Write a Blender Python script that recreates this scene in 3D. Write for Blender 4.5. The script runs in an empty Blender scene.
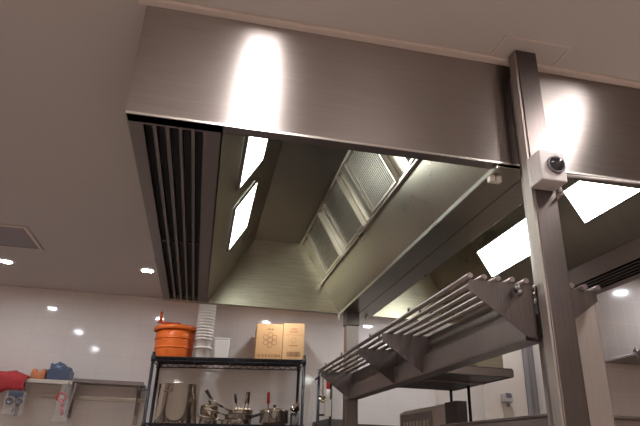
import bpy, bmesh, math, random
from mathutils import Vector, Matrix
random.seed(4)
S = bpy.context.scene
C = S.collection
H = 1.2          # eye height; shapes below are authored relative to eye level, build() lifts them by H
PI = math.pi

# ------------------------------------------------------------------ materials
def newmat(name):
    m = bpy.data.materials.new(name); m.use_nodes = True
    nt = m.node_tree
    return m, nt, nt.nodes['Principled BSDF']

def mat(name, col, rough=.5, metal=0., spec=.5, noise=0., nscale=8., bump=0., trans=0., alpha=1., ior=1.45, coat=0.):
    m, nt, b = newmat(name)
    b.inputs['Base Color'].default_value = (*col, 1)
    b.inputs['Roughness'].default_value = rough
    b.inputs['Metallic'].default_value = metal
    b.inputs['Specular IOR Level'].default_value = spec
    b.inputs['Transmission Weight'].default_value = trans
    b.inputs['Alpha'].default_value = alpha
    b.inputs['IOR'].default_value = ior
    b.inputs['Coat Weight'].default_value = coat
    if noise or bump:
        tc = nt.nodes.new('ShaderNodeTexCoord'); n = nt.nodes.new('ShaderNodeTexNoise')
        n.inputs['Scale'].default_value = nscale; n.inputs['Detail'].default_value = 4
        nt.links.new(tc.outputs['Object'], n.inputs['Vector'])
        if noise:
            mx = nt.nodes.new('ShaderNodeMix'); mx.data_type = 'RGBA'
            mx.inputs[6].default_value = (*[c*(1-noise) for c in col], 1)
            mx.inputs[7].default_value = (*[min(1, c*(1+noise)) for c in col], 1)
            nt.links.new(n.outputs['Fac'], mx.inputs[0]); nt.links.new(mx.outputs[2], b.inputs['Base Color'])
        if bump:
            bp = nt.nodes.new('ShaderNodeBump'); bp.inputs['Strength'].default_value = bump; bp.inputs['Distance'].default_value = .004
            nt.links.new(n.outputs['Fac'], bp.inputs['Height']); nt.links.new(bp.outputs['Normal'], b.inputs['Normal'])
    return m

def steel(name, col, rough, grain=(1, 1, 60), aniso=0., tangent=None, smear=.25, rvar=.1):
    """brushed stainless steel: fine grain stretched along one axis, greasy cloudy smears in the roughness"""
    m, nt, b = newmat(name)
    b.inputs['Metallic'].default_value = 1
    tc = nt.nodes.new('ShaderNodeTexCoord')
    mp = nt.nodes.new('ShaderNodeMapping'); mp.inputs['Scale'].default_value = grain
    nt.links.new(tc.outputs['Object'], mp.inputs['Vector'])
    g = nt.nodes.new('ShaderNodeTexNoise'); g.inputs['Scale'].default_value = 6; g.inputs['Detail'].default_value = 6
    nt.links.new(mp.outputs[0], g.inputs['Vector'])
    c = nt.nodes.new('ShaderNodeTexNoise'); c.inputs['Scale'].default_value = 2.2; c.inputs['Detail'].default_value = 3
    nt.links.new(tc.outputs['Object'], c.inputs['Vector'])
    mr = nt.nodes.new('ShaderNodeMapRange'); mr.inputs[3].default_value = rough-rvar; mr.inputs[4].default_value = rough+rvar
    nt.links.new(c.outputs['Fac'], mr.inputs[0]); nt.links.new(mr.outputs[0], b.inputs['Roughness'])
    ad = nt.nodes.new('ShaderNodeMath'); ad.operation = 'MULTIPLY'
    nt.links.new(g.outputs['Fac'], ad.inputs[0]); nt.links.new(c.outputs['Fac'], ad.inputs[1])
    mx = nt.nodes.new('ShaderNodeMix'); mx.data_type = 'RGBA'
    mx.inputs[6].default_value = (*[x*(1-smear) for x in col], 1); mx.inputs[7].default_value = (*[min(1, x*(1+smear)) for x in col], 1)
    m2 = nt.nodes.new('ShaderNodeMapRange'); m2.inputs[1].default_value = .1; m2.inputs[2].default_value = .45
    nt.links.new(ad.outputs[0], m2.inputs[0]); nt.links.new(m2.outputs[0], mx.inputs[0]); nt.links.new(mx.outputs[2], b.inputs['Base Color'])
    if tangent:
        b.inputs['Anisotropic'].default_value = aniso
        cv = nt.nodes.new('ShaderNodeCombineXYZ')
        for i in range(3): cv.inputs[i].default_value = tangent[i]
        nt.links.new(cv.outputs[0], b.inputs['Tangent'])
    return m

def emit(name, col, st):
    m, nt, b = newmat(name)
    b.inputs['Base Color'].default_value = (*col, 1)
    b.inputs['Emission Color'].default_value = (*col, 1)
    b.inputs['Emission Strength'].default_value = st
    return m

def tilemat(name, col, grout, w, h, ax='XZ', rough=.12):
    m, nt, b = newmat(name)
    tc = nt.nodes.new('ShaderNodeTexCoord'); sp = nt.nodes.new('ShaderNodeSeparateXYZ'); cb = nt.nodes.new('ShaderNodeCombineXYZ')
    nt.links.new(tc.outputs['Object'], sp.inputs[0])
    nt.links.new(sp.outputs[ax[0]], cb.inputs[0]); nt.links.new(sp.outputs[ax[1]], cb.inputs[1])
    br = nt.nodes.new('ShaderNodeTexBrick'); br.offset = 0; br.squash = 1
    br.inputs['Scale'].default_value = 1
    br.inputs['Brick Width'].default_value = w; br.inputs['Row Height'].default_value = h
    br.inputs['Mortar Size'].default_value = .0022; br.inputs['Mortar Smooth'].default_value = .3
    br.inputs['Color1'].default_value = (*col, 1); br.inputs['Color2'].default_value = (*[c*.975 for c in col], 1)
    br.inputs['Mortar'].default_value = (*grout, 1)
    nt.links.new(cb.outputs[0], br.inputs['Vector']); nt.links.new(br.outputs['Color'], b.inputs['Base Color'])
    bp = nt.nodes.new('ShaderNodeBump'); bp.invert = True; bp.inputs['Strength'].default_value = .25; bp.inputs['Distance'].default_value = .002
    nt.links.new(br.outputs['Fac'], bp.inputs['Height']); nt.links.new(bp.outputs['Normal'], b.inputs['Normal'])
    b.inputs['Roughness'].default_value = rough
    return m

WARM = (.50, .435, .41)
M = {}
M['fascia'] = steel('fascia_steel', (.37, .33, .315), .42, (1, 1, 50), .94, (0, 0, 1), .12, .05)
M['steel'] = steel('hood_steel', (.36, .33, .275), .30, (1, 40, 1), smear=.12)
M['endsteel'] = steel('hood_end_steel', (.47, .43, .335), .34, (1, 1, 40), smear=.25)
M['filter'] = steel('filter_steel', (.36, .33, .29), .42, (30, 1, 1), smear=.2)
M['shaft'] = steel('shaded_shaft_steel', (.15, .125, .12), .4, (30, 30, 1), smear=.12)  # darker than the post steel: reflection of the dark floor put into the colour
M['topsteel'] = steel('shaded_top_steel', (.22, .205, .18), .32, (1, 40, 1), smear=.1)  # darker copy of the hood steel, shade of the upper bay put into it
M['column'] = steel('column_steel', (.36, .31, .285), .6, (30, 30, 1), smear=.1)
M['edge'] = steel('bright_steel', (.68, .63, .58), .3, (1, 30, 1), smear=.1)
M['post'] = steel('post_steel', (.26, .22, .21), .38, (30, 30, 1), smear=.12)
M['rack'] = steel('rack_steel', (.26, .22, .21), .4, (1, 30, 1), smear=.2)
M['bracket'] = steel('bracket_steel', (.17, .145, .14), .36, (30, 1, 1), smear=.2)
M['counter'] = steel('counter_steel', (.30, .25, .235), .5, (30, 1, 1), smear=.15)
M['pot'] = steel('pot_steel', (.74, .66, .56), .15, (1, 1, 60), smear=.15, rvar=.05)
M['slotshade'] = mat('slot_shade', (.03, .026, .032), .6)
M['ceiling'] = mat('ceiling_paint', (.56, .515, .49), .75, noise=.03, nscale=3)
M['bead'] = mat('ceiling_bead', (.68, .58, .53), .6)
M['walltile'] = tilemat('wall_tile', (.80, .73, .69), (.72, .65, .615), .3, .15, rough=.07)
M['walltileR'] = tilemat('wall_tile_right', (.64, .57, .535), (.73, .66, .62), .1, .165, rough=.14)
M['wallside'] = tilemat('wall_tile_side', (.72, .64, .60), (.55, .48, .45), .3, .15, 'YZ')
M['cream'] = mat('cream_paint', (.72, .64, .57), .55, noise=.03, nscale=2)
M['floor'] = tilemat('floor_tile', (.42, .35, .31), (.2, .17, .15), .3, .3, 'XY', .35)
M['doorgrey'] = mat('door_grey', (.30, .28, .29), .45, metal=.3)
M['black'] = mat('black_paint', (.02, .018, .022), .4)
M['blackplastic'] = mat('black_plastic', (.025, .022, .025), .35)
M['black2'] = mat('dark_sheet', (.055, .045, .045), .4, metal=.6)
M['darksteel'] = steel('dark_steel', (.16, .14, .135), .45, (1, 30, 1), smear=.2)
M['orange'] = mat('orange_plastic', (.85, .17, .025), .38, noise=.05, nscale=5)
M['redor'] = mat('red_orange_plastic', (.62, .10, .03), .4)
M['white'] = mat('white_plastic', (.86, .81, .74), .45)
M['whiteshade'] = mat('white_container', (.70, .66, .60), .4)
M['card'] = mat('cardboard', (.66, .38, .17), .85, noise=.07, nscale=14, bump=.2)
M['card2'] = mat('cardboard_pale', (.72, .44, .21), .85, noise=.06, nscale=14, bump=.2)
M['inkbrown'] = mat('brown_print', (.30, .13, .06), .8)
M['inkred'] = mat('red_print', (.62, .15, .08), .8)
M['red'] = mat('red_cloth', (.42, .035, .04), .8, noise=.25, nscale=30, bump=.5)
M['redplastic'] = mat('red_plastic', (.55, .03, .03), .35)
M['blue'] = mat('blue_foil', (.09, .12, .19), .22, noise=.5, nscale=40, bump=.6)
M['bluetub'] = mat('blue_plastic', (.07, .09, .15), .35)
M['orangewrap'] = mat('orange_wrap', (.62, .22, .10), .3, noise=.5, nscale=45, bump=.6)
M['shelfpale'] = mat('pale_shelf', (.62, .55, .47), .4, metal=.2)
M['clear'] = mat('clear_plastic', (.85, .82, .80), .15, trans=.0, alpha=.13, ior=1.2)
M['greyplastic'] = mat('grey_plastic', (.50, .46, .45), .4)
M['greydark'] = mat('dark_grey_plastic', (.16, .14, .16), .3)
M['lens'] = mat('smoked_dome', (.03, .025, .03), .08, coat=.5)
M['lamp'] = emit('lamp_diffuser', (.93, 1., .93), 14)
M['spot'] = emit('downlight_glow', (.90, .94, 1.), 230)
M['panel'] = emit('panel_glow', (1., .96, .93), 80)
M['panelfill'] = emit('fill_panel_glow', (1., .93, .89), 38)  # glow of the added fill panels behind the camera

# ------------------------------------------------------------------ mesh builder
TILT = [False]
def tf(v):
    # the wire rack and all it carries stand slightly turned and out of level
    if not TILT[0]: return Vector(v)
    v = Vector(v); a = math.radians(-3); x, y = v.x-.23, v.y-5.15
    v.x = .23+x*math.cos(a)-y*math.sin(a); v.y = 5.15+x*math.sin(a)+y*math.cos(a)
    v.z += .032*(v.x-.23)*(v.z+1.2)/1.9
    return v
class MB:
    def __init__(s): s.v = []; s.f = []; s.sm = []
    def add(s, vs, fs, smooth=False):
        o = len(s.v); s.v += [Vector(v) for v in vs]
        for f in fs: s.f.append([o+i for i in f]); s.sm.append(smooth)
        return s
    def box(s, x0, x1, y0, y1, z0, z1):
        return s.add([(x, y, z) for z in (z0, z1) for y in (y0, y1) for x in (x0, x1)],
                     [(0, 2, 3, 1), (4, 5, 7, 6), (0, 1, 5, 4), (2, 6, 7, 3), (0, 4, 6, 2), (1, 3, 7, 5)])
    def obox(s, o, a, b, c):
        """oriented box: corner o and three edge vectors"""
        o, a, b, c = map(Vector, (o, a, b, c))
        return s.add([o+i*a+j*b+k*c for k in (0, 1) for j in (0, 1) for i in (0, 1)],
                     [(0, 2, 3, 1), (4, 5, 7, 6), (0, 1, 5, 4), (2, 6, 7, 3), (0, 4, 6, 2), (1, 3, 7, 5)])
    def prism(s, pts, a, b, ax='Y'):
        """closed polygon (in the plane across ax) extruded from a to b"""
        def P(u, v, w): return {'Y': (u, w, v), 'X': (w, u, v), 'Z': (u, v, w)}[ax]
        n = len(pts)
        vs = [P(u, v, a) for u, v in pts]+[P(u, v, b) for u, v in pts]
        return s.add(vs, [tuple(range(n)), tuple(range(2*n-1, n-1, -1))]+[(i, i+n, (i+1) % n+n, (i+1) % n) for i in range(n)])
    def rod(s, p, q, r, r2=None, n=10, caps=True):
        p, q = Vector(p), Vector(q); d = (q-p).normalized(); r2 = r if r2 is None else r2
        u = d.orthogonal().normalized(); w = d.cross(u)
        vs = []
        for P0, R in ((p, r), (q, r2)):
            vs += [P0+R*(math.cos(2*PI*i/n)*u+math.sin(2*PI*i/n)*w) for i in range(n)]
        s.add(vs, [(i, (i+1) % n, (i+1) % n+n, i+n) for i in range(n)], True)
        if caps: s.add(vs, [tuple(range(n-1, -1, -1)), tuple(range(n, 2*n))])
        return s
    def path(s, pts, r, n=8, closed=False):
        pts = [Vector(p) for p in pts]
        for i in range(len(pts)-(0 if closed else 1)):
            s.rod(pts[i], pts[(i+1) % len(pts)], r, n=n)
        return s
    def lathe(s, prof, c, n=32, ax=(0, 0, 1)):
        """profile [(radius, height)] spun about ax at c"""
        ax = Vector(ax).normalized(); u = ax.orthogonal().normalized(); w = ax.cross(u); c = Vector(c)
        vs = []
        for r, h in prof:
            vs += [c+ax*h+max(r, 1e-4)*(math.cos(2*PI*i/n)*u+math.sin(2*PI*i/n)*w) for i in range(n)]
        return s.add(vs, [(k*n+i, k*n+(i+1) % n, (k+1)*n+(i+1) % n, (k+1)*n+i) for k in range(len(prof)-1) for i in range(n)], True)
    def build(s, name, m, parent=None, bevel=0.):
        me = bpy.data.meshes.new(name)
        off = Vector(parent['_o']) if parent is not None else Vector((0, 0, 0))
        vs = [tf(v)+Vector((0, 0, H)) for v in s.v]
        if parent is None:
            lo = Vector([min(v[i] for v in vs) for i in range(3)]); hi = Vector([max(v[i] for v in vs) for i in range(3)])
            off = Vector(((lo.x+hi.x)/2, (lo.y+hi.y)/2, lo.z))
        me.from_pydata([v-off for v in vs], [], s.f)
        for p, q in zip(me.polygons, s.sm): p.use_smooth = q
        bm = bmesh.new(); bm.from_mesh(me); bmesh.ops.remove_doubles(bm, verts=bm.verts, dist=1e-6)
        bmesh.ops.recalc_face_normals(bm, faces=bm.faces); bm.to_mesh(me); bm.free()
        me.materials.append(m)
        o = bpy.data.objects.new(name, me); C.objects.link(o)
        if parent is not None: o.parent = parent
        else: o.location = off
        o['_o'] = list(off)
        if bevel:
            b = o.modifiers.new('bevel', 'BEVEL'); b.width = bevel; b.segments = 2; b.limit_method = 'ANGLE'
        return o

def tag(o, label, cat, group=None):
    o['label'] = label; o['category'] = cat
    if group: o['group'] = group
    return o
def thing(name, loc, label, cat, group=None):
    o = bpy.data.objects.new(name, None); C.objects.link(o)
    loc = tf(loc); o.location = (loc[0], loc[1], loc[2]+H); o['_o'] = list(o.location); o.empty_display_size = .05
    return tag(o, label, cat, group)
def struct(name, mb, m, **k):
    o = mb.build(name, m, **k); o['kind'] = 'structure'; return o
def copytree(root, loc, label, group=None):
    r = root.copy(); C.objects.link(r); r.location = (loc[0], loc[1], loc[2]+H); r['label'] = label
    if group: r['group'] = group
    for ch in list(root.children):
        c = ch.copy(); C.objects.link(c); c.parent = r
        for g in ch.children:
            d = g.copy(); C.objects.link(d); d.parent = c
    return r

# ------------------------------------------------------------------ room
ZC = 1.315; ZF = -H; YB = 5.40
HX0, HX1, HY0, HY1, HZ = -.301, 2.17, 1.476, 3.72, .90
XL, XR, YN = -2.9, 5.2, -3.0
struct('floor', MB().box(XL-.1, XR+.1, YN-.1, YB+.1, ZF-.1, ZF), M['floor'])
c = MB()   # suspended ceiling with the opening that the hood rises through
c.box(XL-.1, XR+.1, YN-.1, HY0, ZC, ZC+.06); c.box(XL-.1, XR+.1, HY1+.021, YB+.1, ZC, ZC+.06)
c.box(XL-.1, HX0-.004, HY0, HY1+.021, ZC, ZC+.06); c.box(HX1+.004, XR+.1, HY0, HY1+.021, ZC, ZC+.06)
struct('ceiling', c, M['ceiling'])
struct('wall_back', MB().box(XL, 2.26, YB, YB+.1, ZF, ZC), M['walltile'])
struct('wall_left', MB().box(XL-.1, XL, YN, YB, ZF, ZC), M['wallside'])
struct('wall_near', MB().box(XL, XR, YN-.1, YN, ZF, ZC), M['cream'])
w = MB(); w.box(2.26, 2.645, 4.4, 5.5, ZF, ZC); w.box(2.645, 2.755, 4.4, 4.52, .97, ZC)
struct('wall_door_side', w, M['cream'], bevel=.006)
w = MB(); w.box(2.755, XR, 3.5, 4.5, ZF, ZC); w.box(2.712, 2.7545, 3.5, 3.6, ZF, ZC)
struct('wall_right', w, M['walltileR'])
struct('trim_3', MB().box(2.749, 2.755, 3.601, 4.4, ZF, ZC), M['cream'])
struct('wall_far_right', MB().box(XR, XR+.1, YN, 3.5, ZF, ZC), M['wallside'])
# door recess strip: grey frame and grey leaf with a black strip for the shade in the gap between
dr = struct('door_1', MB().box(2.70, 2.755, 4.405, 4.45, ZF, .95), M['doorgrey'])
fr = MB().box(2.645, 2.688, 4.385, 4.46, ZF, .97).build('door_frame', M['doorgrey'], dr, bevel=.004)
MB().box(2.688, 2.70, 4.44, 4.46, ZF, .95).build('door_gap_shade', M['blackplastic'], dr)
# cornice bead above the hood face, ceiling access flap
struct('trim_1', MB().box(HX0-.03, HX1+.03, HY0-.03, HY0, ZC-.012, ZC), M['bead'], bevel=.003)
a = MB(); x0, x1, y0, y1 = .87, 1.12, 1.34, 1.442
for b in ((x0, x1, y0, y0+.006), (x0, x0+.006, y0, y1), (x1-.006, x1, y0, y1)): a.box(*b, ZC-.003, ZC)
struct('trim_2', a, M['bead'])

# ------------------------------------------------------------------ extraction hood
hood = thing('extraction_hood', (.935, 2.6, HZ), 'large stainless steel island extraction hood hanging from the ceiling over the range', 'extractor hood')
T = math.radians(60); CT, ST = math.cos(T), math.sin(T)
ZT = 1.38
f = MB(); f.box(HX0, HX1, HY0, HY0+.004, HZ, ZC+.1); 
f.build('fascia', M['fascia'], hood)
f = MB(); f.box(HX0, HX1, HY0+.004, HY0+.045, HZ, HZ+.003); f.box(HX0, HX1, HY0+.042, HY0+.045, HZ, HZ+.03); f.build('bottom_flange', M['post'], hood)
MB().box(HX0-.002, HX1+.002, HY0-.004, HY0, HZ-.003, HZ+.004).build('fascia_edge', M['edge'], hood)
MB().box(HX0-.003, HX0, HY0, HY1+.02, HZ, ZC+.1).build('side_panel', M['steel'], hood)
MB().box(HX1, HX1+.003, HY0, HY1+.02, HZ, ZC+.1).build('side_panel', M['steel'], hood)
e = MB(); e.box(HX0, HX1, HY1, HY1+.004, HZ, ZT+.03); e.box(HX0, HX1, HY1+.016, HY1+.02, HZ, ZC+.1); e.box(HX0, HX1, HY1-.025, HY1+.02, HZ-.003, HZ)
e.build('end_panel', M['endsteel'], hood)
XA, XBr = -.02, .88            # left bay at the rim
XC, XD = 1.10, 1.76            # right bay at the rim
dx = (ZT-HZ)/math.tan(T)
Y0, Y1 = HY0+.004, HY1
def slope(x, sgn):            # sheet of 4 mm that rises from the rim at x towards sgn
    return MB().prism([(x, HZ), (x+sgn*dx, ZT), (x+sgn*dx-sgn*.005, ZT), (x-sgn*.005, HZ)], Y0, Y1)
slope(XA, 1).build('lamp_panel', M['steel'], hood)
slope(XBr, -1).build('filter_panel', M['steel'], hood)
slope(XC, 1).build('filter_panel', M['steel'], hood)
slope(XD, -1).build('lamp_panel', M['steel'], hood)
MB().box(XA+dx-.005, XBr-dx+.005, Y0, Y1, ZT, ZT+.004).build('top_panel', M['topsteel'], hood)
MB().box(XC+dx-.005, XD-dx+.005, Y0, Y1, ZT, ZT+.004).build('top_panel', M['topsteel'], hood)
# centre gutter channel between the bays
MB().box(XBr-.004, .990, Y0, Y1, HZ-.012, HZ-.008).build('gutter', M['steel'], hood, bevel=.001)
MB().box(.996, XC+.004, Y0, Y1, HZ-.010, HZ-.006).build('gutter', M['steel'], hood, bevel=.001)
g = MB(); g.box(XBr-.004, XBr, Y0, Y1, HZ-.008, HZ+.03); g.box(XC, XC+.004, Y0, Y1, HZ-.006, HZ+.03); g.box(XBr, XC, Y0, Y1, HZ+.006, HZ+.01)
g.build('gutter_web', M['filter'], hood)
MB().box(XBr-.008, XBr-.004, Y0, Y1, HZ-.016, HZ-.002).build('gutter_lip', M['edge'], hood)
for px in (.865, 1.055):      # drain plugs at the far end
    q = MB(); q.rod((px, 3.66, HZ-.012), (px, 3.66, HZ-.05), .009); q.rod((px, 3.66, HZ-.05), (px, 3.66, HZ-.058), .006)
    q.build('drain_plug', M['white'], hood)
q = MB()
for i in range(2): q.box(.875+i*.024, .893+i*.024, 1.535, 1.555, HZ-.035, HZ-.01)
q.build('drain_clip', M['white'], hood)
# louvred plenums on both outer sides
def louvre(xs0, xs1, flip=False):
    slots = [(-.257, -.233), (-.218, -.195), (-.179, -.155), (-.141, -.117), (-.102, -.081)]
    if flip: slots = [(2.12-.035*(k+1)+.006, 2.12-.035*k-.006) for k in range(5)][::-1]
    p = MB(); x = xs0
    ya, yb = Y0+.05, Y1-.03
    for s0, s1 in slots:
        p.box(x, s0, ya, yb, HZ, HZ+.004)
        p.box(s0-.002, s0, ya, yb, HZ, HZ+.022); p.box(s1, s1+.002, ya, yb, HZ, HZ+.022)
        x = s1
    p.box(x, xs1, ya, yb, HZ, HZ+.004); p.box(xs0, xs1, Y0, ya, HZ, HZ+.004); p.box(xs0, xs1, yb, Y1, HZ, HZ+.004)
    l = p.build('louvre_panel', M['post'], hood)
    MB().box(xs0, xs1, Y0, Y1, HZ+.04, HZ+.045).build('plenum_shade', M['slotshade'], l)  # near-black sheet stands in for the shade inside the slots
    for yy in (ya+(yb-ya)*.5,):
        d = MB()
        for s0, s1 in slots: d.box(s0, s1, yy-.004, yy+.004, HZ+.012, HZ+.022)
        d.build('slot_divider', M['post'], l)
louvre(HX0, XA); louvre(XD, HX1, True)
# baffle filters on the inner slopes
def filt(xb, sgn, y0, y1, t0=.245, t1=.55):
    o = Vector((xb, 0, HZ)); u = Vector((sgn*CT, 0, ST)); n = Vector((-sgn*ST, 0, CT))*-1   # n points down into the bay
    n = Vector((sgn*ST, 0, -CT))
    Y = Vector((0, 1, 0)); fr = MB(); wd = .010
    def ob(mb, ta, tb, ya, yb, na, nb): mb.obox(o+u*ta+Y*ya+n*na, u*(tb-ta), Y*(yb-ya), n*(nb-na))
    ob(fr, t0, t0+wd, y0, y1, .002, .03); ob(fr, t1-wd, t1, y0, y1, .002, .03)
    ob(fr, t0+wd, t1-wd, y0, y0+wd, .002, .03); ob(fr, t0+wd, t1-wd, y1-wd, y1, .002, .03)
    F = fr.build('baffle_filter', M['edge'], hood)
    b = MB(); k = 20; st = (y1-y0-2*wd)/k
    for i in range(k):
        ya = y0+wd+i*st; ob(b, t0+wd, t1-wd, ya+st*.12, ya+st*.62, .012, .016)
        ob(b, t0+wd, t1-wd, ya+st*.55, ya+st*1.05, .008, .012)
    b.build('baffles', M['filter'], F)
for y in (1.55, 2.07, 2.60, 3.105):
    filt(XBr, -1, y, y+.365); filt(XC, 1, y, y+.365)
# rail that carries the filters
for xb, sg in ((XBr, -1), (XC, 1)):
    o = Vector((xb, 0, HZ)); u = Vector((sg*CT, 0, ST)); n = Vector((sg*ST, 0, -CT))
    for t in (.235, .552):
        r = MB(); r.obox(o+u*t+Vector((0, Y0, 0))+n*.001, u*.01, Vector((0, Y1-Y0, 0)), n*.02); r.build('filter_rail', M['edge'], hood)
# lamps on the outer slopes
def lamp(x, sgn, y0, y1, t0=.162, t1=.335):
    o = Vector((x, 0, HZ)); u = Vector((sgn*CT, 0, ST)); n = Vector((sgn*ST, 0, -CT)); Y = Vector((0, 1, 0))
    def ob(mb, ta, tb, ya, yb, na, nb): mb.obox(o+u*ta+Y*ya+n*na, u*(tb-ta), Y*(yb-ya), n*(nb-na))
    fr = MB(); w = .012
    ob(fr, t0-w, t0, y0-w, y1+w, .001, .012); ob(fr, t1, t1+w, y0-w, y1+w, .001, .012)
    ob(fr, t0, t1, y0-w, y0, .001, .012); ob(fr, t0, t1, y1, y1+w, .001, .012)
    F = fr.build('hood_lamp', M['filter'], hood)
    d = MB(); ob(d, t0, t1, y0, y1, .002, .009); d = d.build('diffuser', M['lamp'], F); d['label'] = 'glowing white lamp diffuser'
for ya, yb in ((1.60, 2.18), (2.41, 3.0)):
    lamp(XA, 1, ya, yb)
for ya, yb in ((1.56, 2.12), (2.42, 3.02)):
    lamp(XD, -1, ya, yb)

# ------------------------------------------------------------------ gantry posts
t = thing('support_post', (.98, 1.42, ZF), 'tall stainless post in front of the hood with a grey box on it', 'post')
MB().box(.941, 1.018, 1.397, 1.436, ZF, ZC).build('shaft', M['shaft'], t, bevel=.004)
MB().box(.934, .941, 1.400, 1.436, ZF, ZC-.01).build('lit_left_face', M['column'], t)  # left face of the post, its brighter light put into a paler steel
MB().box(.95, 1.01, 1.436, 1.474, -.2, HZ+.35).build('rear_channel', M['post'], t)
t = thing('support_post', (.94, 3.62, ZF), 'far stainless post at the end of the utensil rack', 'post')
MB().box(.905, .985, 3.60, 3.68, ZF, HZ-.10).build('shaft', M['post'], t, bevel=.003)
MB().box(.900, .990, 3.595, 3.685, HZ-.10, HZ+.02).build('sleeve', M['darksteel'], t, bevel=.003)
t = thing('service_column', (1.12, 1.55, ZF), 'wide pale stainless service column below the right rack bracket', 'column')
MB().box(1.02, 1.172, 1.50, 1.60, ZF, .465).build('casing', M['column'], t, bevel=.004)
MB().box(1.015, 1.177, 1.495, 1.605, .465, .474).build('cap', M['post'], t)
# isolator box with round dome on the front post
t = thing('isolator_box', (.955, 1.35, .76), 'grey square box with a round dark knob on the front post', 'electrical box')
MB().box(.925, 1.01, 1.325, 1.396, .775, .875).build('housing', M['greyplastic'], t, bevel=.004)
MB().lathe([(.029, 0), (.029, .008), (.024, .010), (.024, .004)], (.975, 1.325, .828), 28, (0, -1, 0)).build('bezel', M['greydark'], t)
MB().lathe([(.024, .003), (.022, .012), (.016, .020), (.008, .025), (0, .026)], (.975, 1.325, .828), 28, (0, -1, 0)).build('knob', M['lens'], t)
l = MB()
for i in range(4): l.box(.9235, .925, 1.335+i*.013, 1.338+i*.013, .785, .865)
l.build('ribs', M['greyplastic'], t)
k = MB(); k.path([(1.0, 1.36, .79), (1.015, 1.37, .76), (1.03, 1.42, .765), (1.05, 1.47, .80), (1.10, 1.472, .885), (1.4, 1.470, .893)], .005)
k.build('cable', M['greyplastic'], t)

# ------------------------------------------------------------------ tube shelf rack on the gantry
rk = thing('tube_rack', (.935, 2.5, .30), 'stainless tubular overshelf on triangular brackets running along the gantry', 'rack')
ZR, ZS, XS, XO = .488, .327, .935, .727
p = MB(); p.box(XS-.004, XS+.004, 1.477, 3.60, ZS, ZR-.005)
p.box(XS-.03, XS+.03, 1.477, 3.60, ZS-.003, ZS)
p.build('spine_plate', M['rack'], rk)
p = MB(); p.prism([(XS-.005, ZS+.083), (XS-.03, ZS+.075), (XS-.03, ZS+.001), (XS-.005, ZS+.001)], 1.477, 3.60)
p.prism([(XS+.005, ZS+.083), (XS+.03, ZS+.075), (XS+.03, ZS+.001), (XS+.005, ZS+.001)], 1.477, 3.60)
p.build('stiffener', M['counter'], rk)
def bracket(y, side):
    s = side; xa = XS+s*.005; pts = [(xa, ZR-.004), (XS+s*(XS-XO), ZR-.004), (XS+s*(XS-XO), ZR-.036), (XS+s*.032, ZS+.0015), (xa, ZS+.0015)]
    b = MB(); b.prism(pts, y-.0015, y+.0015); b.box(*sorted((XS+s*.035, XS+s*(XS-XO))), y, y+.014, ZR-.007, ZR-.004)
    b.build('bracket', M['bracket'], rk)
for y in (1.455, 2.28, 2.66, 3.53):
    for s in (-1, 1): bracket(y, s)
tx = [XO+i*.0445 for i in range(5)]
for x in tx+[2*XS-q for q in tx]:
    MB().rod((x, 1.44, ZR+.004), (x, 3.56, ZR+.004), .0085, n=12).build('tube', M['rack'], rk)
for y in (1.95, 2.46, 3.0, 3.4):
    for x in tx: MB().rod((x, y, ZR+.011), (x, y, ZR+.026), .005).build('stud', M['darksteel'], rk)
# hook hanging at the near bracket
MB().path([(XO+.14, 1.435, ZR-.015), (XO+.14, 1.428, ZR-.035), (XO+.147, 1.424, ZR-.045)], .010).build('end_stop', M['darksteel'], rk)

# ------------------------------------------------------------------ range equipment right of the spine
t = thing('raised_shelf', (1.28, 3.1, .13), 'dark flat shelf on thin black legs beyond the utensil rack', 'shelf')
d = MB(); d.box(.97, 1.58, 2.74, 3.46, .405, .413)
for b in ((.97, 1.58, 2.74, 2.752), (.97, 1.58, 3.448, 3.46), (.97, .982, 2.752, 3.448), (1.568, 1.58, 2.752, 3.448)): d.box(*b, .402, .447)
d.build('tray', M['black2'], t)
MB().box(.97, 1.582, 2.733, 2.739, .404, .442).build('front_rim', M['post'], t)
MB().box(.985, 1.565, 3.02, 3.045, .396, .4045).build('stiffener', M['rack'], t)
for x, y in ((1.545, 3.44), (1.555, 3.21)):
    MB().rod((x, y, -.02), (x, y, .405), .009).build('leg', M['black'], t)
t = thing('storage_box', (1.5, 2.92, .414), 'stainless box standing on the dark raised shelf', 'box')
MB().box(1.40, 1.555, 2.78, 3.02, .414, .66).build('body', M['endsteel'], t, bevel=.004)
MB().box(1.395, 1.56, 2.775, 3.025, .6605, .672).build('lid', M['rack'], t)
t = thing('range_counter', (1.4, 2.2, ZF), 'brown stainless counter back panel at the foot of the post', 'counter')
MB().box(1.06, 1.56, 1.60, 2.48, ZF, .132).build('cabinet', M['counter'], t, bevel=.003)
MB().box(1.055, 1.565, 1.59, 2.49, .132, .142).build('worktop', M['rack'], t, bevel=.003)
t = thing('cooking_cabinet', (1.3, 3.0, ZF), 'low stainless cooking cabinet under the raised shelf', 'counter')
MB().box(1.02, 1.60, 2.50, 3.50, ZF, -.03).build('cabinet', M['counter'], t, bevel=.003)
MB().box(1.015, 1.605, 2.495, 3.505, -.03, -.02).build('worktop', M['rack'], t)
t = thing('vented_panel', (1.1, 2.8, -.02), 'pale stainless machine with vent slots and a dark end, beyond the utensil rack', 'kitchen machine')
b = MB(); b.prism([(2.52, -.018), (2.52, .245), (3.20, .245), (3.29, .235), (3.29, -.018)], 1.15, 1.19, 'X')
b.build('body', M['edge'], t, bevel=.003)
MB().box(1.142, 1.192, 2.49, 2.5195, -.015, .248).build('end_cover', M['black2'], t)
MB().box(1.142, 1.1497, 2.5195, 2.62, -.015, .248).build('side_cover', M['black2'], t)
MB().box(1.147, 1.1497, 2.80, 3.26, .06, .225).build('vent_plate', M['counter'], t)
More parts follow.
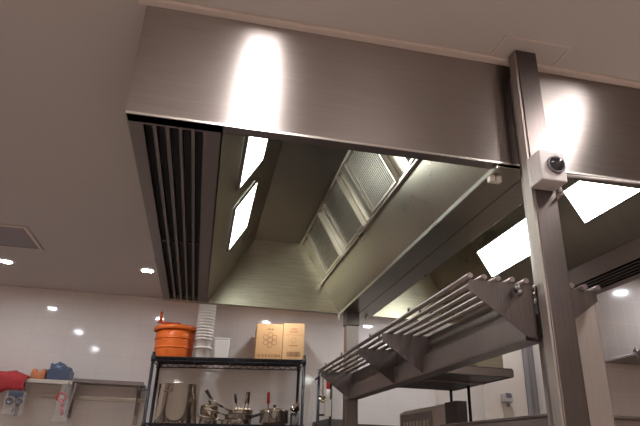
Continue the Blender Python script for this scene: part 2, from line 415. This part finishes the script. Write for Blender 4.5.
for r_ in range(2):
    for i in range(8): MB().box(1.145, 1.147, 2.84+i*.05, 2.865+i*.05, .095+r_*.055, .13+r_*.055).build('vent_slot', M['edge'], t)
MB().box(1.135, 1.149, 2.71, 2.722, .11, .135).build('latch', M['rack'], t)

# dark cooking line at the back wall
t = thing('back_counter', (1.4, 5.0, ZF), 'dark back counter low along the tiled back wall', 'counter')
MB().box(1.20, 2.24, 4.72, 5.38, ZF, .225).build('cabinet', M['darksteel'], t)
MB().box(1.19, 2.25, 4.71, 5.385, .225, .245).build('worktop', M['darksteel'], t, bevel=.003)
MB().box(1.04, 1.185, 4.75, 5.38, ZF, .275).build('end_unit', M['darksteel'], t)
# soap dispenser on the cream wall
t = thing('soap_dispenser', (2.44, 4.35, .41), 'small grey soap dispenser on the cream wall', 'dispenser')
MB().box(2.405, 2.482, 4.33, 4.399, .44, .51).build('body', M['greyplastic'], t, bevel=.01)
MB().box(2.420, 2.468, 4.325, 4.37, .475, .512).build('cover', M['greydark'], t, bevel=.006)
MB().rod((2.443, 4.35, .44), (2.443, 4.35, .405), .018, .010).build('nozzle', M['greydark'], t)

# ------------------------------------------------------------------ right wall shelf
t = thing('wall_shelf', (3.0, 3.3, .65), 'grey shelf on the tiled wall at the right edge', 'shelf', None)
MB().box(2.72, 3.45, 3.18, 3.495, .655, .675).build('board', M['post'], t, bevel=.003)
MB().box(2.72, 3.45, 3.172, 3.18, .64, .69).build('front_lip', M['rack'], t)
b = MB(); b.prism([(3.20, .655), (3.495, .655), (3.495, .55), (3.47, .55)], 3.2, 3.206, 'X'); b.build('bracket', M['rack'], t)
q = thing('clamp', (2.70, 3.2, .69), 'small shiny steel clamp on the end of the right wall shelf', 'clamp')
MB().lathe([(.0, 0), (.016, .002), (.018, .012), (.012, .022), (0, .024)], (2.735, 3.20, .676), 16).build('cap', M['pot'], q)
MB().rod((2.735, 3.20, .698), (2.735, 3.20, .71), .006).build('pin', M['pot'], q)
t = thing('wall_pipe', (2.95, 3.45, .16), 'thin upright steel pipe low on the right tiled wall', 'pipe')
MB().path([(2.86, 3.46, .28), (2.86, 3.46, -.2)], .010).build('pipe', M['rack'], t)
MB().lathe([(.022, 0), (.022, .006), (0, .006)], (2.86, 3.499, .0), 16, (0, -1, 0)).build('flange', M['rack'], t)
MB().rod((2.86, 3.46, .0), (2.86, 3.499, .0), .006).build('standoff', M['rack'], t)

# ------------------------------------------------------------------ wire storage rack at back wall
def wire_rack(name, x0, x1, y0, y1, shelves, top, label):
    t = thing(name, ((x0+x1)/2, (y0+y1)/2, ZF), label, 'rack')
    for x in (x0, x1):
        for y in (y0, y1):
            MB().rod((x, y, ZF), (x, y, top), .0135, n=10).build('post', M['black'], t)
    for z in shelves:
        s = MB()
        for yy in (y0, y1):
            for zz in (z, z-.032): s.rod((x0, yy, zz), (x1, yy, zz), .0045, n=6)
            n = int((x1-x0)/.05)
            for i in range(n):
                a = x0+i*(x1-x0)/n; b = x0+(i+1)*(x1-x0)/n
                s.rod((a, yy, z if i % 2 else z-.032), (b, yy, z-.032 if i % 2 else z), .003, n=5)
        for xx in (x0, x1):
            for zz in (z, z-.032): s.rod((xx, y0, zz), (xx, y1, zz), .0045, n=6)
        for k in range(3):
            xx = x0+(k+1)*(x1-x0)/4; s.rod((xx, y0, z-.006), (xx, y1, z-.006), .004, n=6)
        n = 17
        for i in range(n+1): 
            yy = y0+i*(y1-y0)/n; s.rod((x0, yy, z), (x1, yy, z), .0026, n=5)
        s.build('wire_shelf', M['black'], t)
        if z > 0:
            for x in (x0, x1):
                for y in (y0, y1): MB().rod((x, y, z-.04), (x, y, z+.008), .019, n=10).build('collar', M['black'], t)
    return t
ZT1, ZT2 = .735, .205
TILT[0] = True
wire_rack('wire_shelving_rack', -.405, .870, 4.95, 5.36, (ZT1, ZT2, -.40, -1.0), .775, 'black wire shelving rack against the tiled back wall')
TILT[0] = False
# narrow second rack with hanging tools
t = thing('narrow_rack', (1.0, 4.9, ZF), 'narrow black pole rack beside the far post', 'rack')
for x in (.955, 1.06):
    MB().rod((x, 4.72, ZF), (x, 4.72, .66), .0125).build('pole', M['black'], t)
for z in (.64, .30, -.4):
    MB().rod((.945, 4.72, z), (1.07, 4.72, z), .008).build('crossbar', M['black'], t)
MB().rod((.955, 4.72, .60), (.92, 4.70, .57), .008).build('arm', M['black'], t)
t = thing('brush', (1.03, 4.70, .42), 'red and white brush hanging on the narrow black rack', 'brush')
MB().rod((1.03, 4.70, .60), (1.03, 4.70, .50), .017, .014).build('red_grip', M['redplastic'], t)
MB().rod((1.03, 4.70, .50), (1.03, 4.70, .42), .019, .017).build('sleeve', M['white'], t)
b = MB().box(1.005, 1.055, 4.68, 4.72, .29, .42).build('bristles', M['whiteshade'], t)
MB().path([(1.03, 4.70, .60), (1.03, 4.704, .625), (1.03, 4.72, .648)], .003).build('loop', M['black'], t)
t = thing('ladle', (.985, 4.70, .4), 'steel ladle hanging on the narrow black rack', 'ladle')
MB().path([(.99, 4.715, .652), (.985, 4.70, .63), (.985, 4.695, .45)], .006).build('handle', M['pot'], t)
MB().lathe([(0, -.035), (.02, -.032), (.036, -.015), (.04, .0), (.037, .0), (.018, -.028), (0, -.031)], (.985, 4.69, .43), 20, (0, -.5, .86)).build('bowl', M['pot'], t)
# clear plastic film hanging between the racks
m = MB(); n = 10; vs = []
def film(x0, x1, z0, z1, y, name, label, amp=.02):
    vs = []; nx, nz = 12, 14
    for j in range(nz+1):
        for i in range(nx+1):
            u, v = i/nx, j/nz
            x = x0+(x1-x0)*u*(1-.35*v)+.03*v; z = z0+(z1-z0)*v
            vs.append((x, y+amp*math.sin(u*9+v*3)+amp*.6*math.sin(v*11+u*4), z))
    m = MB().add(vs, [(j*(nx+1)+i, j*(nx+1)+i+1, (j+1)*(nx+1)+i+1, (j+1)*(nx+1)+i) for j in range(nz) for i in range(nx)], True)
    o = m.build(name, M['clear']); s = o.modifiers.new('thick', 'SOLIDIFY'); s.thickness = .001
    return tag(o, label, 'plastic bag')
film(.895, .945, .18, .58, 4.88, 'plastic_bag', 'crumpled clear plastic bag hanging between the two black racks', .008)

# --- salad spinner
TILT[0] = True
def spinner():
    t = thing('salad_spinner', (-.25, 5.13, ZT1), 'big orange plastic tub spinner with crank lid on the wire rack', 'salad spinner')
    c = (-.268, 5.14, ZT1+.003); r = .170
    MB().lathe([(0, 0), (r*.93, 0), (r*.95, .01), (r*.965, .083), (r*.966, .085), (r*1.0, .086), (r*1.0, .097), (r*.972, .098), (r*.973, .100), (r*.985, .163), (r*.986, .165), (r*1.02, .166), (r*1.02, .177), (r*.988, .178), (r*.989, .180), (r, .245), (r*.95, .245), (r*.9, .02), (0, .02)], c, 48).build('tub', M['orange'], t)
    lid = MB().lathe([(r*1.06, .243), (r*1.12, .246), (r*1.13, .268), (r*1.09, .28), (r*.9, .287), (r*.5, .298), (.03, .30), (0, .30)], c, 48).build('lid', M['orange'], t)
    cr = MB(); z = c[2]+.302
    cr.rod((c[0], c[1], z-.01), (c[0], c[1], z+.022), .03); cr.obox((c[0]-.155, c[1]-.075, z+.008), (.17, .075, 0), (-.012, .028, 0), (0, 0, .016))
    cr.build('crank', M['redor'], lid)
    MB().rod((c[0]-.14, c[1]-.058, z+.02), (c[0]-.14, c[1]-.058, z+.11), .014, .011).build('crank_knob', M['redor'], lid)
    for i in range(5):
        pass
spinner()
# --- white tubs in nested stacks: each tub its own thing
def tub_mesh(r, h):
    return MB().lathe([(0, 0), (r*.80, 0), (r*.82, .004), (r*.97, h-.016), (r*1.06, h-.016), (r*1.08, h), (r*.99, h), (r*.80, .006), (0, .006)], (0, 0, 0), 32)
ordn = ['first', 'second', 'third', 'fourth', 'fifth', 'sixth', 'seventh', 'eighth', 'ninth', 'tenth', 'eleventh', 'twelfth', 'thirteenth', 'fourteenth', 'fifteenth', 'sixteenth', 'seventeenth', 'eighteenth']
TILT[0] = False
first = tub_mesh(.072, .10).build('plastic_tub', M['white']); NS = 16
for k in range(NS):
    o = first if k == 0 else first.copy()
    if k: C.objects.link(o)
    TILT[0] = True; p = tf((-.012, 5.055, ZT1+.003+(0 if k == 0 else .075+(k-1)*.0262))); TILT[0] = False
    o.location = (p.x, p.y, p.z+H)
    lab = 'lowest white round tub of the tall stack next to the orange spinner' if k == 0 else 'topmost white round tub of the tall nested stack beside the orange spinner' if k == NS-1 else f'white round tub nested {ordn[k]} from the bottom of the tall stack'
    tag(o, lab, 'tub', 'nested white tubs on the wire rack')
TILT[0] = True
t = thing('food_container', (.145, 5.1, ZT1+.003), 'pale square plastic food container right of the tall stack of tubs', 'container')
b = MB(); z0 = ZT1+.003; x0, x1, y0, y1 = .078, .215, 5.04, 5.18; k = .010
b.add([(x0+k, y0+k, z0), (x1-k, y0+k, z0), (x1-k, y1-k, z0), (x0+k, y1-k, z0), (x0, y0, z0+.17), (x1, y0, z0+.17), (x1, y1, z0+.17), (x0, y1, z0+.17)],
      [(0, 3, 2, 1), (4, 5, 6, 7), (0, 1, 5, 4), (1, 2, 6, 5), (2, 3, 7, 6), (3, 0, 4, 7)])
b.build('body', M['white'], t, bevel=.008)
MB().box(x0-.003, x1+.003, y0-.003, y1+.003, z0+.1705, z0+.185).build('lid', M['white'], t, bevel=.003)
# --- cardboard boxes
def carton(x0, x1, y0, y1, z0, z1, m, label, second):
    t = thing('cardboard_box', ((x0+x1)/2, (y0+y1)/2, z0), label, 'box', None)
    b = MB().box(x0, x1, y0, y1, z0, z1).build('carton', m, t, bevel=.003)
    ym = (y0+y1)/2
    fl = MB(); fl.box(x0+.002, x1-.002, y0+.001, ym-.002, z1+.0005, z1+.005); fl.box(x0+.002, x1-.002, ym+.002, y1-.001, z1+.0005, z1+.005)
    fl.build('flap', m, t)
    MB().box(x0+.01, x1-.01, ym-.024, ym+.024, z1+.0055, z1+.0065).build('tape', M['whiteshade'], t)
    return t
ya = 4.976
t = carton(.440, .672, ya, ya+.35, ZT1+.003, 1.040, M['card'], 'tan cardboard box printed with a cluster of rings, left of the pair', 0)
pr = MB(); cx, cz = .562, .905
def ring(mb, cx, cz, r, w, y, n=6, rot=PI/6):
    for i in range(n):
        a, b = rot+i*2*PI/n, rot+(i+1)*2*PI/n
        mb.add([(cx+(r+d)*math.cos(q), y-e, cz+(r+d)*math.sin(q)) for e in (0, .001) for q in (a, b) for d in (0, w)],
               [(0, 1, 3, 2), (4, 6, 7, 5), (0, 4, 5, 1), (2, 3, 7, 6), (0, 2, 6, 4), (1, 5, 7, 3)])
ring(pr, cx, cz, .021, .004, ya-.0004)
for i in range(6):
    a = i*PI/3+PI/6; ring(pr, cx+.045*math.cos(a), cz+.045*math.sin(a), .021, .004, ya-.0004)
for i, w in enumerate((.010, .012, .007, .013, .010)): pr.box(.532+i*.0125, .532+i*.0125+w*.8, ya-.0014, ya-.0004, .992, 1.002+(.003 if i % 2 else 0))
pr.build('ring_print', M['inkbrown'], t)
pr = MB()
for i in range(17):
    w = random.choice((.004, .006, .008)); pr.box(.455+i*.0122, .455+i*.0122+w, ya-.0014, ya-.0004, .760, .778+random.random()*.006)
pr.build('caption_print', M['inkbrown'], t)
t = carton(.676, .866, ya, ya+.35, ZT1+.003, 1.050, M['card2'], 'paler cardboard box with red print and a barcode, right of the pair', 1)
pr = MB()
for zz, n, s in ((1.000, 5, .012), (.975, 7, .011), (.855, 9, .009)):
    for i in range(n): pr.box(.771-n*s/2+i*s, .771-n*s/2+i*s+s*.66, ya-.0014, ya-.0004, zz, zz+.011)
pr.box(.685, .856, ya-.0014, ya-.0004, .952, .9545)
pr.build('red_print', M['inkred'], t)
pr = MB(); ring(pr, .771, .905, .020, .003, ya-.0004, 12); pr.build('emblem', M['inkred'], t)
pr = MB(); pr.box(.715, .835, ya-.0012, ya-.0004, .768, .771)
x = .715
while x < .83:
    w = random.choice((.002, .003, .005)); pr.box(x, x+w, ya-.0014, ya-.0004, .771, .808); x += w+random.choice((.002, .003))
pr.build('barcode', M['inkbrown'], t)

# --- pots on the second shelf
def pan(name, cx, cy, z, r, h, label, lid=False, handles=2, long=None, m='pot', cat='pot', hm='blackplastic', ang=0):
    t = thing(name, (cx, cy, z), label, cat)
    MB().lathe([(0, 0), (r*.96, 0), (r, .006), (r, h-.004), (r*1.03, h-.002), (r*1.03, h), (r*.97, h), (r*.965, .008), (0, .006)], (cx, cy, z), 40).build('body', M[m], t)
    if handles:
        for s in (-1, 1):
            hb = MB(); zz = z+h*.78; a = s*r
            ca, sa = math.cos(ang), math.sin(ang)
            hb.path([(cx+u*ca-v*sa, cy+u*sa+v*ca, zz+q) for u, v, q in ((a*.985, -.03, 0), (a+s*.028, -.026, .004), (a+s*.034, 0, .005), (a+s*.028, .026, .004), (a*.985, .03, 0))], .0055)
            hb.build('loop_handle', M[m], t)
    if lid:
        l = MB().lathe([(r*1.03, h), (r*1.03, h+.004), (r*.7, h+.016), (.015, h+.026), (0, h+.026)], (cx, cy, z), 36).build('lid', M[m], t)
        kb = MB().lathe([(.008, h+.024), (.008, h+.036), (.018, h+.040), (.016, h+.048), (0, h+.05)], (cx, cy, z), 20); kb.build('lid_knob', M[hm], l)
    if long:
        d = Vector(long); p0 = Vector((cx, cy, z+h*.8))+Vector((d.x, d.y, 0)).normalized()*r; 
        hb = MB(); hb.rod(p0, p0+d*.35, .006, .007); hb.build('handle_arm', M[m], t)
        MB().rod(p0+d*.33, p0+d, .010, .013).build('grip', M[hm], t)
    return t
zs = ZT2+.003
pan('stock_pot', -.178, 5.14, zs, .173, .318, 'tall shiny stock pot at the left of the lower shelf', ang=math.radians(65))
pan('saucepan', .095, 5.12, zs, .075, .145, 'small lidded steel saucepan with a dark raised handle', lid=True, handles=2, hm='blackplastic', ang=math.radians(62))
t = thing('spatula', (.08, 5.10, zs+.17), 'dark handled spatula leaning over the small lidded saucepan', 'spatula')
MB().rod((.125, 5.08, zs+.175), (.055, 5.10, zs+.275), .010, .015).build('grip', M['blackplastic'], t)
MB().obox((.118, 5.078, zs+.186), (.022, 0, -.014), (0, .004, 0), (.03, 0, -.012)).build('blade', M['pot'], t)
# nested frying pans with long steel handles pointing left and up
for i, (cx, r, z, h, lg, lab) in enumerate((
        (.33, .125, zs, .04, (-.20, -.09, .035), 'lowest steel frying pan in the pile of long handled pans'),
        (.345, .118, zs+.043, .04, (-.19, -.10, .05), 'middle steel frying pan in the pile of long handled pans'),
        (.36, .108, zs+.086, .035, (-.17, -.08, .08), 'topmost steel frying pan in the pile of long handled pans'))):
    pan('frying_pan', cx, 5.13, z, r, h, lab, handles=0, long=lg, cat='pan', hm='pot')
for i, (x, dz, w, mm, lab, dxx) in enumerate(((.335, .25, .011, 'blackplastic', 'black handled ladle standing upright behind the frying pans', -.02), (.385, .27, .009, 'pot', 'steel handled turner standing upright among the frying pans', .012), (.42, .27, .010, 'blackplastic', 'black handled turner standing upright right of the steel turner', .0))):
    t = thing('ladle' if i == 0 else 'turner', (x, 5.10, zs+.125), lab, 'utensil')
    MB().rod((x, 5.10+i*.012, zs+.126), (x+dxx, 5.10+i*.012, zs+.18), .005).build('shank', M['pot'], t)
    MB().rod((x+dxx, 5.10+i*.012, zs+.178), (x+dxx*1.6, 5.10+i*.012, zs+dz), w, w*1.15).build('grip', M[mm], t)
    MB().box(x-.02, x+.02, 5.098+i*.012, 5.102+i*.012, zs+.122, zs+.14).build('blade', M['pot'], t)
t = pan('saute_pan', .650, 5.13, zs+.02, .125, .10, 'wide steel saute pan with a red handled tool above it', ang=math.radians(62), lid=True, handles=2, long=(-.13, -.16, -.045), cat='pan')
MB().lathe([(0, 0), (.10, 0), (.10, .02), (0, .02)], (.650, 5.13, zs), 24).build('base', M['darksteel'], t)
t = thing('whisk', (.60, 5.2, zs+.16), 'red handled whisk standing behind the saute pan', 'utensil')
MB().rod((.602, 5.27, zs+.19), (.600, 5.27, zs+.285), .014, .013).build('grip', M['redplastic'], t)
MB().rod((.605, 5.27, zs), (.602, 5.27, zs+.19), .006).build('shank', M['pot'], t)
t = thing('steel_bowl', (.80, 5.05, zs+.07), 'small steel bowl lying tilted at the right end of the lower shelf', 'bowl')
MB().lathe([(0, -.05), (.02, -.05), (.04, -.03), (.052, .0), (.054, .0), (.05, -.002), (.036, -.03), (.018, -.046), (0, -.046)], (.815, 5.05, zs+.157), 28, (-.65, -.25, .70)).build('shell', M['pot'], t)
MB().lathe([(0, 0), (.034, 0), (.038, .10), (.040, .10), (.036, -.001)], (.822, 5.06, zs), 24).build('stand', M['darksteel'], t)

TILT[0] = False
# ------------------------------------------------------------------ left wall shelves and things on them
t = thing('wall_shelf', (-1.6, 5.28, .3), 'pale wall shelf with blue and orange packs on it', 'shelf')
MB().box(-2.3, -1.045, 5.15, 5.395, .485, .497).build('board', M['shelfpale'], t)
MB().box(-2.3, -1.045, 5.142, 5.15, .470, .500).build('front_lip', M['shelfpale'], t)
for x in (-1.49, -1.07):
    b = MB(); b.prism([(5.17, .485), (5.395, .485), (5.395, .26), (5.37, .26)], x-.004, x+.004, 'X'); b.box(x-.014, x+.014, 5.385, 5.397, .22, .485)
    b.build('bracket', M['rack'], t)
t = thing('wall_shelf', (-.75, 5.28, .3), 'empty steel wall shelf left of the wire rack', 'shelf')
MB().box(-1.04, -.475, 5.15, 5.395, .495, .507).build('board', M['rack'], t)
MB().box(-1.04, -.475, 5.142, 5.15, .490, .520).build('front_lip', M['post'], t)
for x in (-.525,):
    b = MB(); b.prism([(5.17, .495), (5.395, .495), (5.395, .26), (5.37, .26)], x-.004, x+.004, 'X'); b.box(x-.016, x+.016, 5.38, 5.397, .18, .495)
    b.build('bracket', M['rack'], t)
MB().rod((-.52, 5.12, .44), (-.43, 5.12, .46), .006).build('hook', M['darksteel'], t)
MB().rod((-.50, 5.12, .495), (-.50, 5.12, .40), .005).build('hook_stem', M['darksteel'], t)
# shadow lines on the tiles below the shelf, built as a pale band
t = thing('shadow_band', (-.9, 5.38, .38), 'pale band standing in for the shadow lines under the empty wall shelf', 'shadow band')
MB().box(-1.32, -.45, 5.375, 5.398, .37, .40).build('shade_band', M['shelfpale'], t)
MB().box(-1.32, -.45, 5.370, 5.375, .396, .402).build('band_edge', M['edge'], t)
# red cloth draped over shelf edge
def lump(x0, x1, y0, y1, z0, z1, name, m, parent=None, amp=.012, seed=1, nx=12, nz=8, k=2.6):
    """soft package: a super-ellipsoid with creases"""
    rnd = random.Random(seed); ph = [rnd.random()*6 for _ in range(6)]
    cx, cy, cz = (x0+x1)/2, (y0+y1)/2, (z0+z1)/2; a, b, c = (x1-x0)/2, (y1-y0)/2, (z1-z0)/2
    nu, nv = 28, 16; vs = []
    sg = lambda v, e: math.copysign(abs(v)**e, v)
    for j in range(nv+1):
        for i in range(nu):
            th = -PI/2+PI*j/nv; p_ = 2*PI*i/nu; e = .45
            x = sg(math.cos(th), e)*sg(math.cos(p_), e); y = sg(math.cos(th), e)*sg(math.sin(p_), e); z = sg(math.sin(th), e)
            d = amp*(math.sin(5*x+ph[0]+4*z)+math.sin(7*y+ph[1]-3*x)+.7*math.sin(9*z+ph[2]+5*x))
            vs.append((cx+a*x*(1+d*3), cy+b*y*(1+d*3), max(z0, cz+c*z+(d*.6 if z > 0 else 0))))
    m_ = MB().add(vs, [(j*nu+i, j*nu+(i+1) % nu, (j+1)*nu+(i+1) % nu, (j+1)*nu+i) for j in range(nv) for i in range(nu)], True)
    return m_.build(name, m, parent)
vs = []
nx, ns = 26, 22
prof = [(5.36, .515), (5.30, .545), (5.24, .550), (5.18, .538), (5.135, .525), (5.118, .50), (5.112, .46), (5.115, .42), (5.118, .385)]
for j, (y, z) in enumerate(prof):
    for i in range(nx+1):
        u = i/nx; e = (1-abs(2*u-1)**6)
        xx = -2.05+(.655)*u+.01*math.sin(j*1.7)
        zz = z-(1-e)*(.05 if j < 5 else -.01)+.008*math.sin(u*23+j)+.006*math.sin(u*41)
        vs.append((xx, y+.008*math.sin(u*31+j*.6), max(zz, .506) if j < 5 else zz))
m_ = MB().add(vs, [(j*(nx+1)+i, j*(nx+1)+i+1, (j+1)*(nx+1)+i+1, (j+1)*(nx+1)+i) for j in range(len(prof)-1) for i in range(nx)], True)
o = m_.build('red_cloth', M['red']); sm = o.modifiers.new('thick', 'SOLIDIFY'); sm.thickness = .008; sm.offset = 1
tag(o, 'red cloth draped over the pale wall shelf edge', 'cloth')
o = lump(-1.395, -1.275, 5.18, 5.32, .498, .575, 'snack_packet', M['orangewrap'], seed=3); tag(o, 'crinkled orange wrapped packet on the pale shelf', 'packet')
t = thing('plastic_basket', (-1.17, 5.26, .498), 'blue plastic basket filled with packets on the pale wall shelf', 'basket')
b = MB(); X0, X1, Y0_, Y1_ = -1.262, -1.085, 5.17, 5.34
for (a0, a1, b0, b1) in ((X0, X1, Y0_, Y0_+.004), (X0, X1, Y1_-.004, Y1_), (X0, X0+.004, Y0_+.004, Y1_-.004), (X1-.004, X1, Y0_+.004, Y1_-.004)): b.box(a0, a1, b0, b1, .5, .585)
b.box(X0, X1, Y0_, Y1_, .498, .5025); b.build('tray', M['bluetub'], t)
lump(X0+.006, X0+.14, Y0_+.006, Y1_-.006, .505, .640, 'packet', M['blue'], t, seed=5)
lump(X0+.09, X1-.005, Y0_+.006, Y1_-.02, .505, .605, 'packet', M['blue'], t, seed=8)
t = thing('hanging_pouch', (-1.43, 5.10, .28), 'clear pouch with two round dark discs hanging under the red cloth', 'pouch')
MB().box(-1.515, -1.365, 5.095, 5.10, .215, .384).build('film', M['clear'], t)
MB().box(-1.495, -1.385, 5.088, 5.094, .350, .378).build('label_strip', M['bluetub'], t)
for x in (-1.475, -1.408):
    MB().lathe([(0, 0), (.028, 0), (.030, .004), (.028, .010), (.018, .012), (.017, .009), (0, .009)], (x, 5.094, .318), 24, (0, -1, 0)).build('disc', M['greydark'], t)
MB().path([(-1.44, 5.098, .27), (-1.43, 5.092, .245), (-1.445, 5.09, .235)], .005).build('tag', M['greydark'], t)
MB().box(-1.50, -1.38, 5.10, 5.11, .378, .40).build('hanger', M['greydark'], t)
t = thing('red_handled_tool', (-1.08, 5.11, .2), 'red handled round tool hanging in a clear bag under the shelf end', 'tool')
n = 20; R_ = .032
MB().path([(-1.095+R_*math.cos(2*PI*i/n), 5.10, .362+R_*math.sin(2*PI*i/n)) for i in range(n)], .0105, closed=True).build('ring', M['redplastic'], t)
MB().lathe([(0, 0), (.024, 0), (.024, .003), (0, .003)], (-1.095, 5.10, .362), 20, (0, -1, 0)).build('disc', M['greyplastic'], t)
MB().path([(-1.088, 5.10, .333), (-1.078, 5.10, .29), (-1.066, 5.10, .225)], .0125).build('handle', M['redplastic'], t)
MB().path([(-1.085, 5.10, .39), (-1.075, 5.11, .43), (-1.07, 5.14, .488)], .003).build('cord', M['black'], t)
film(-1.135, -1.015, .175, .47, 5.075, 'plastic_bag', 'clear plastic bag hanging at the end of the pale shelf', .006)
t = thing('hanging_strap', (-1.03, 5.12, .2), 'dark grey strap hanging beside the clear bag under the shelf', 'strap')
MB().obox((-1.05, 5.12, .23), (.022, 0, 0), (0, .004, 0), (.028, 0, .25)).build('webbing', M['rack'], t)
MB().rod((-1.05, 5.122, .222), (-1.026, 5.122, .222), .007).build('buckle', M['greydark'], t)

# ------------------------------------------------------------------ ceiling things
def downlight(x, y, label, first=None):
    if first: return copytree(first, (x, y, ZC), label, 'recessed downlights in the ceiling')
    t = thing('downlight', (x, y, ZC), label, 'ceiling light', 'recessed downlights in the ceiling')
    MB().lathe([(.062, -.001), (.062, -.006), (.048, -.008), (.044, -.004), (.044, -.001)], (x, y, ZC), 28).build('trim_ring', M['white'], t)
    d = MB().lathe([(.043, -.0015), (.043, -.005), (0, -.005), (0, -.0015)], (x, y, ZC), 28).build('lens', M['spot'], t)
    d['label'] = 'bright glowing lens'
    return t
d0 = downlight(-1.60, 4.60, 'round downlight at the left picture edge over the pale shelf')
downlight(-.52, 4.50, 'round downlight beside the far left corner of the hood', d0)
downlight(-1.56, 3.35, 'round downlight just beyond the slatted ceiling vent', d0)
downlight(-1.56, 2.05, 'round downlight in the left row nearest the camera', d0)
downlight(.62, 4.72, 'round downlight behind the hood over the cardboard boxes', d0)
downlight(1.72, 4.90, 'round downlight behind the hood over the back counter', d0)
downlight(2.25, 4.02, 'added unseen downlight between the hood end and the cream wall', d0)  # added lamp, hidden from view, to brighten the cream wall
downlight(3.30, 3.10, 'round downlight right of the hood near the tiled wall', d0)
t = thing('ceiling_vent', (-1.6, 3.98, ZC), 'grey slatted air vent in the ceiling at the left edge', 'vent')
vx0, vx1, vy0, vy1 = -1.86, -1.235, 3.74, 4.22
b = MB()
for q in ((vx0, vx1, vy0, vy0+.025), (vx0, vx1, vy1-.025, vy1), (vx0, vx0+.025, vy0+.025, vy1-.025), (vx1-.025, vx1, vy0+.025, vy1-.025)): b.box(*q, ZC-.008, ZC-.0005)
b.build('frame', M['bead'], t, bevel=.002)
b = MB(); x = vx0+.03
while x < vx1-.045: b.obox((x, vy0+.025, ZC-.0075), (.020, 0, .006), (0, vy1-vy0-.05, 0), (.001, 0, .0008)); x += .028
b.build('slats', M['doorgrey'], t)
MB().box(vx0+.02, vx1-.02, vy0+.02, vy1-.02, ZC-.0012, ZC-.0004).build('backing', M['rack'], t)
# ceiling panels between the camera and the hood (the fascia mirrors them), then added fill panels behind the camera
def panel(x, y, w, l, label):
    t = thing('ceiling_panel_light', (x, y, ZC), label, 'ceiling light', None)
    b = MB(); k = .012
    for q in ((x-w/2-k, x+w/2+k, y-l/2-k, y-l/2), (x-w/2-k, x+w/2+k, y+l/2, y+l/2+k), (x-w/2-k, x-w/2, y-l/2, y+l/2), (x+w/2, x+w/2+k, y-l/2, y+l/2)): b.box(*q, ZC-.02, ZC-.0005)
    b.build('frame', M['white'], t)
    d = MB().box(x-w/2, x+w/2, y-l/2, y+l/2, ZC-.016, ZC-.006).build('diffuser', M['panel'] if y > 0 else M['panelfill'], t); d['label'] = 'glowing diffuser'
panel(.09, .96, .10, .58, 'long ceiling light panel mirrored in the left part of the hood face')
panel(1.385, .96, .08, .58, 'long ceiling light panel mirrored in the hood face right of the post')
panel(-.25, -1.9, .6, .6, 'unseen fill panel added behind the camera to brighten the kitchen')
panel(1.2, -1.6, .6, .6, 'unseen fill panel added at the back right to brighten the kitchen')

# ------------------------------------------------------------------ camera, world, view
yaw, pitch, roll = .191, .408, .036
F = Vector((math.sin(yaw)*math.cos(pitch), math.cos(yaw)*math.cos(pitch), math.sin(pitch)))
R = Vector((math.cos(yaw), -math.sin(yaw), 0)); U = R.cross(F)
R2 = R*math.cos(roll)+U*math.sin(roll); U2 = -R*math.sin(roll)+U*math.cos(roll)
cam = bpy.data.cameras.new('camera'); co = bpy.data.objects.new('camera', cam); C.objects.link(co)
cam.sensor_width = 36; cam.lens = 560/640*36; cam.clip_start = .02
mw = Matrix((R2, U2, -F)).transposed().to_4x4(); mw.translation = (0, 0, H); co.matrix_world = mw
S.camera = co
w = bpy.data.worlds.new('world'); S.world = w; w.use_nodes = True
w.node_tree.nodes['Background'].inputs[0].default_value = (.05, .045, .045, 1)
S.view_settings.view_transform = 'Standard'; S.view_settings.look = 'None'; S.view_settings.gamma = 1
S.view_settings.exposure = 0.15
S.cycles.use_denoising = True
S.cycles.max_bounces = 10; S.cycles.diffuse_bounces = 5; S.cycles.glossy_bounces = 6; S.cycles.transparent_max_bounces = 10
S.cycles.sample_clamp_indirect = 6
for o in list(bpy.data.objects):
    for k in ('_o', '_base'):
        if k in o: del o[k]
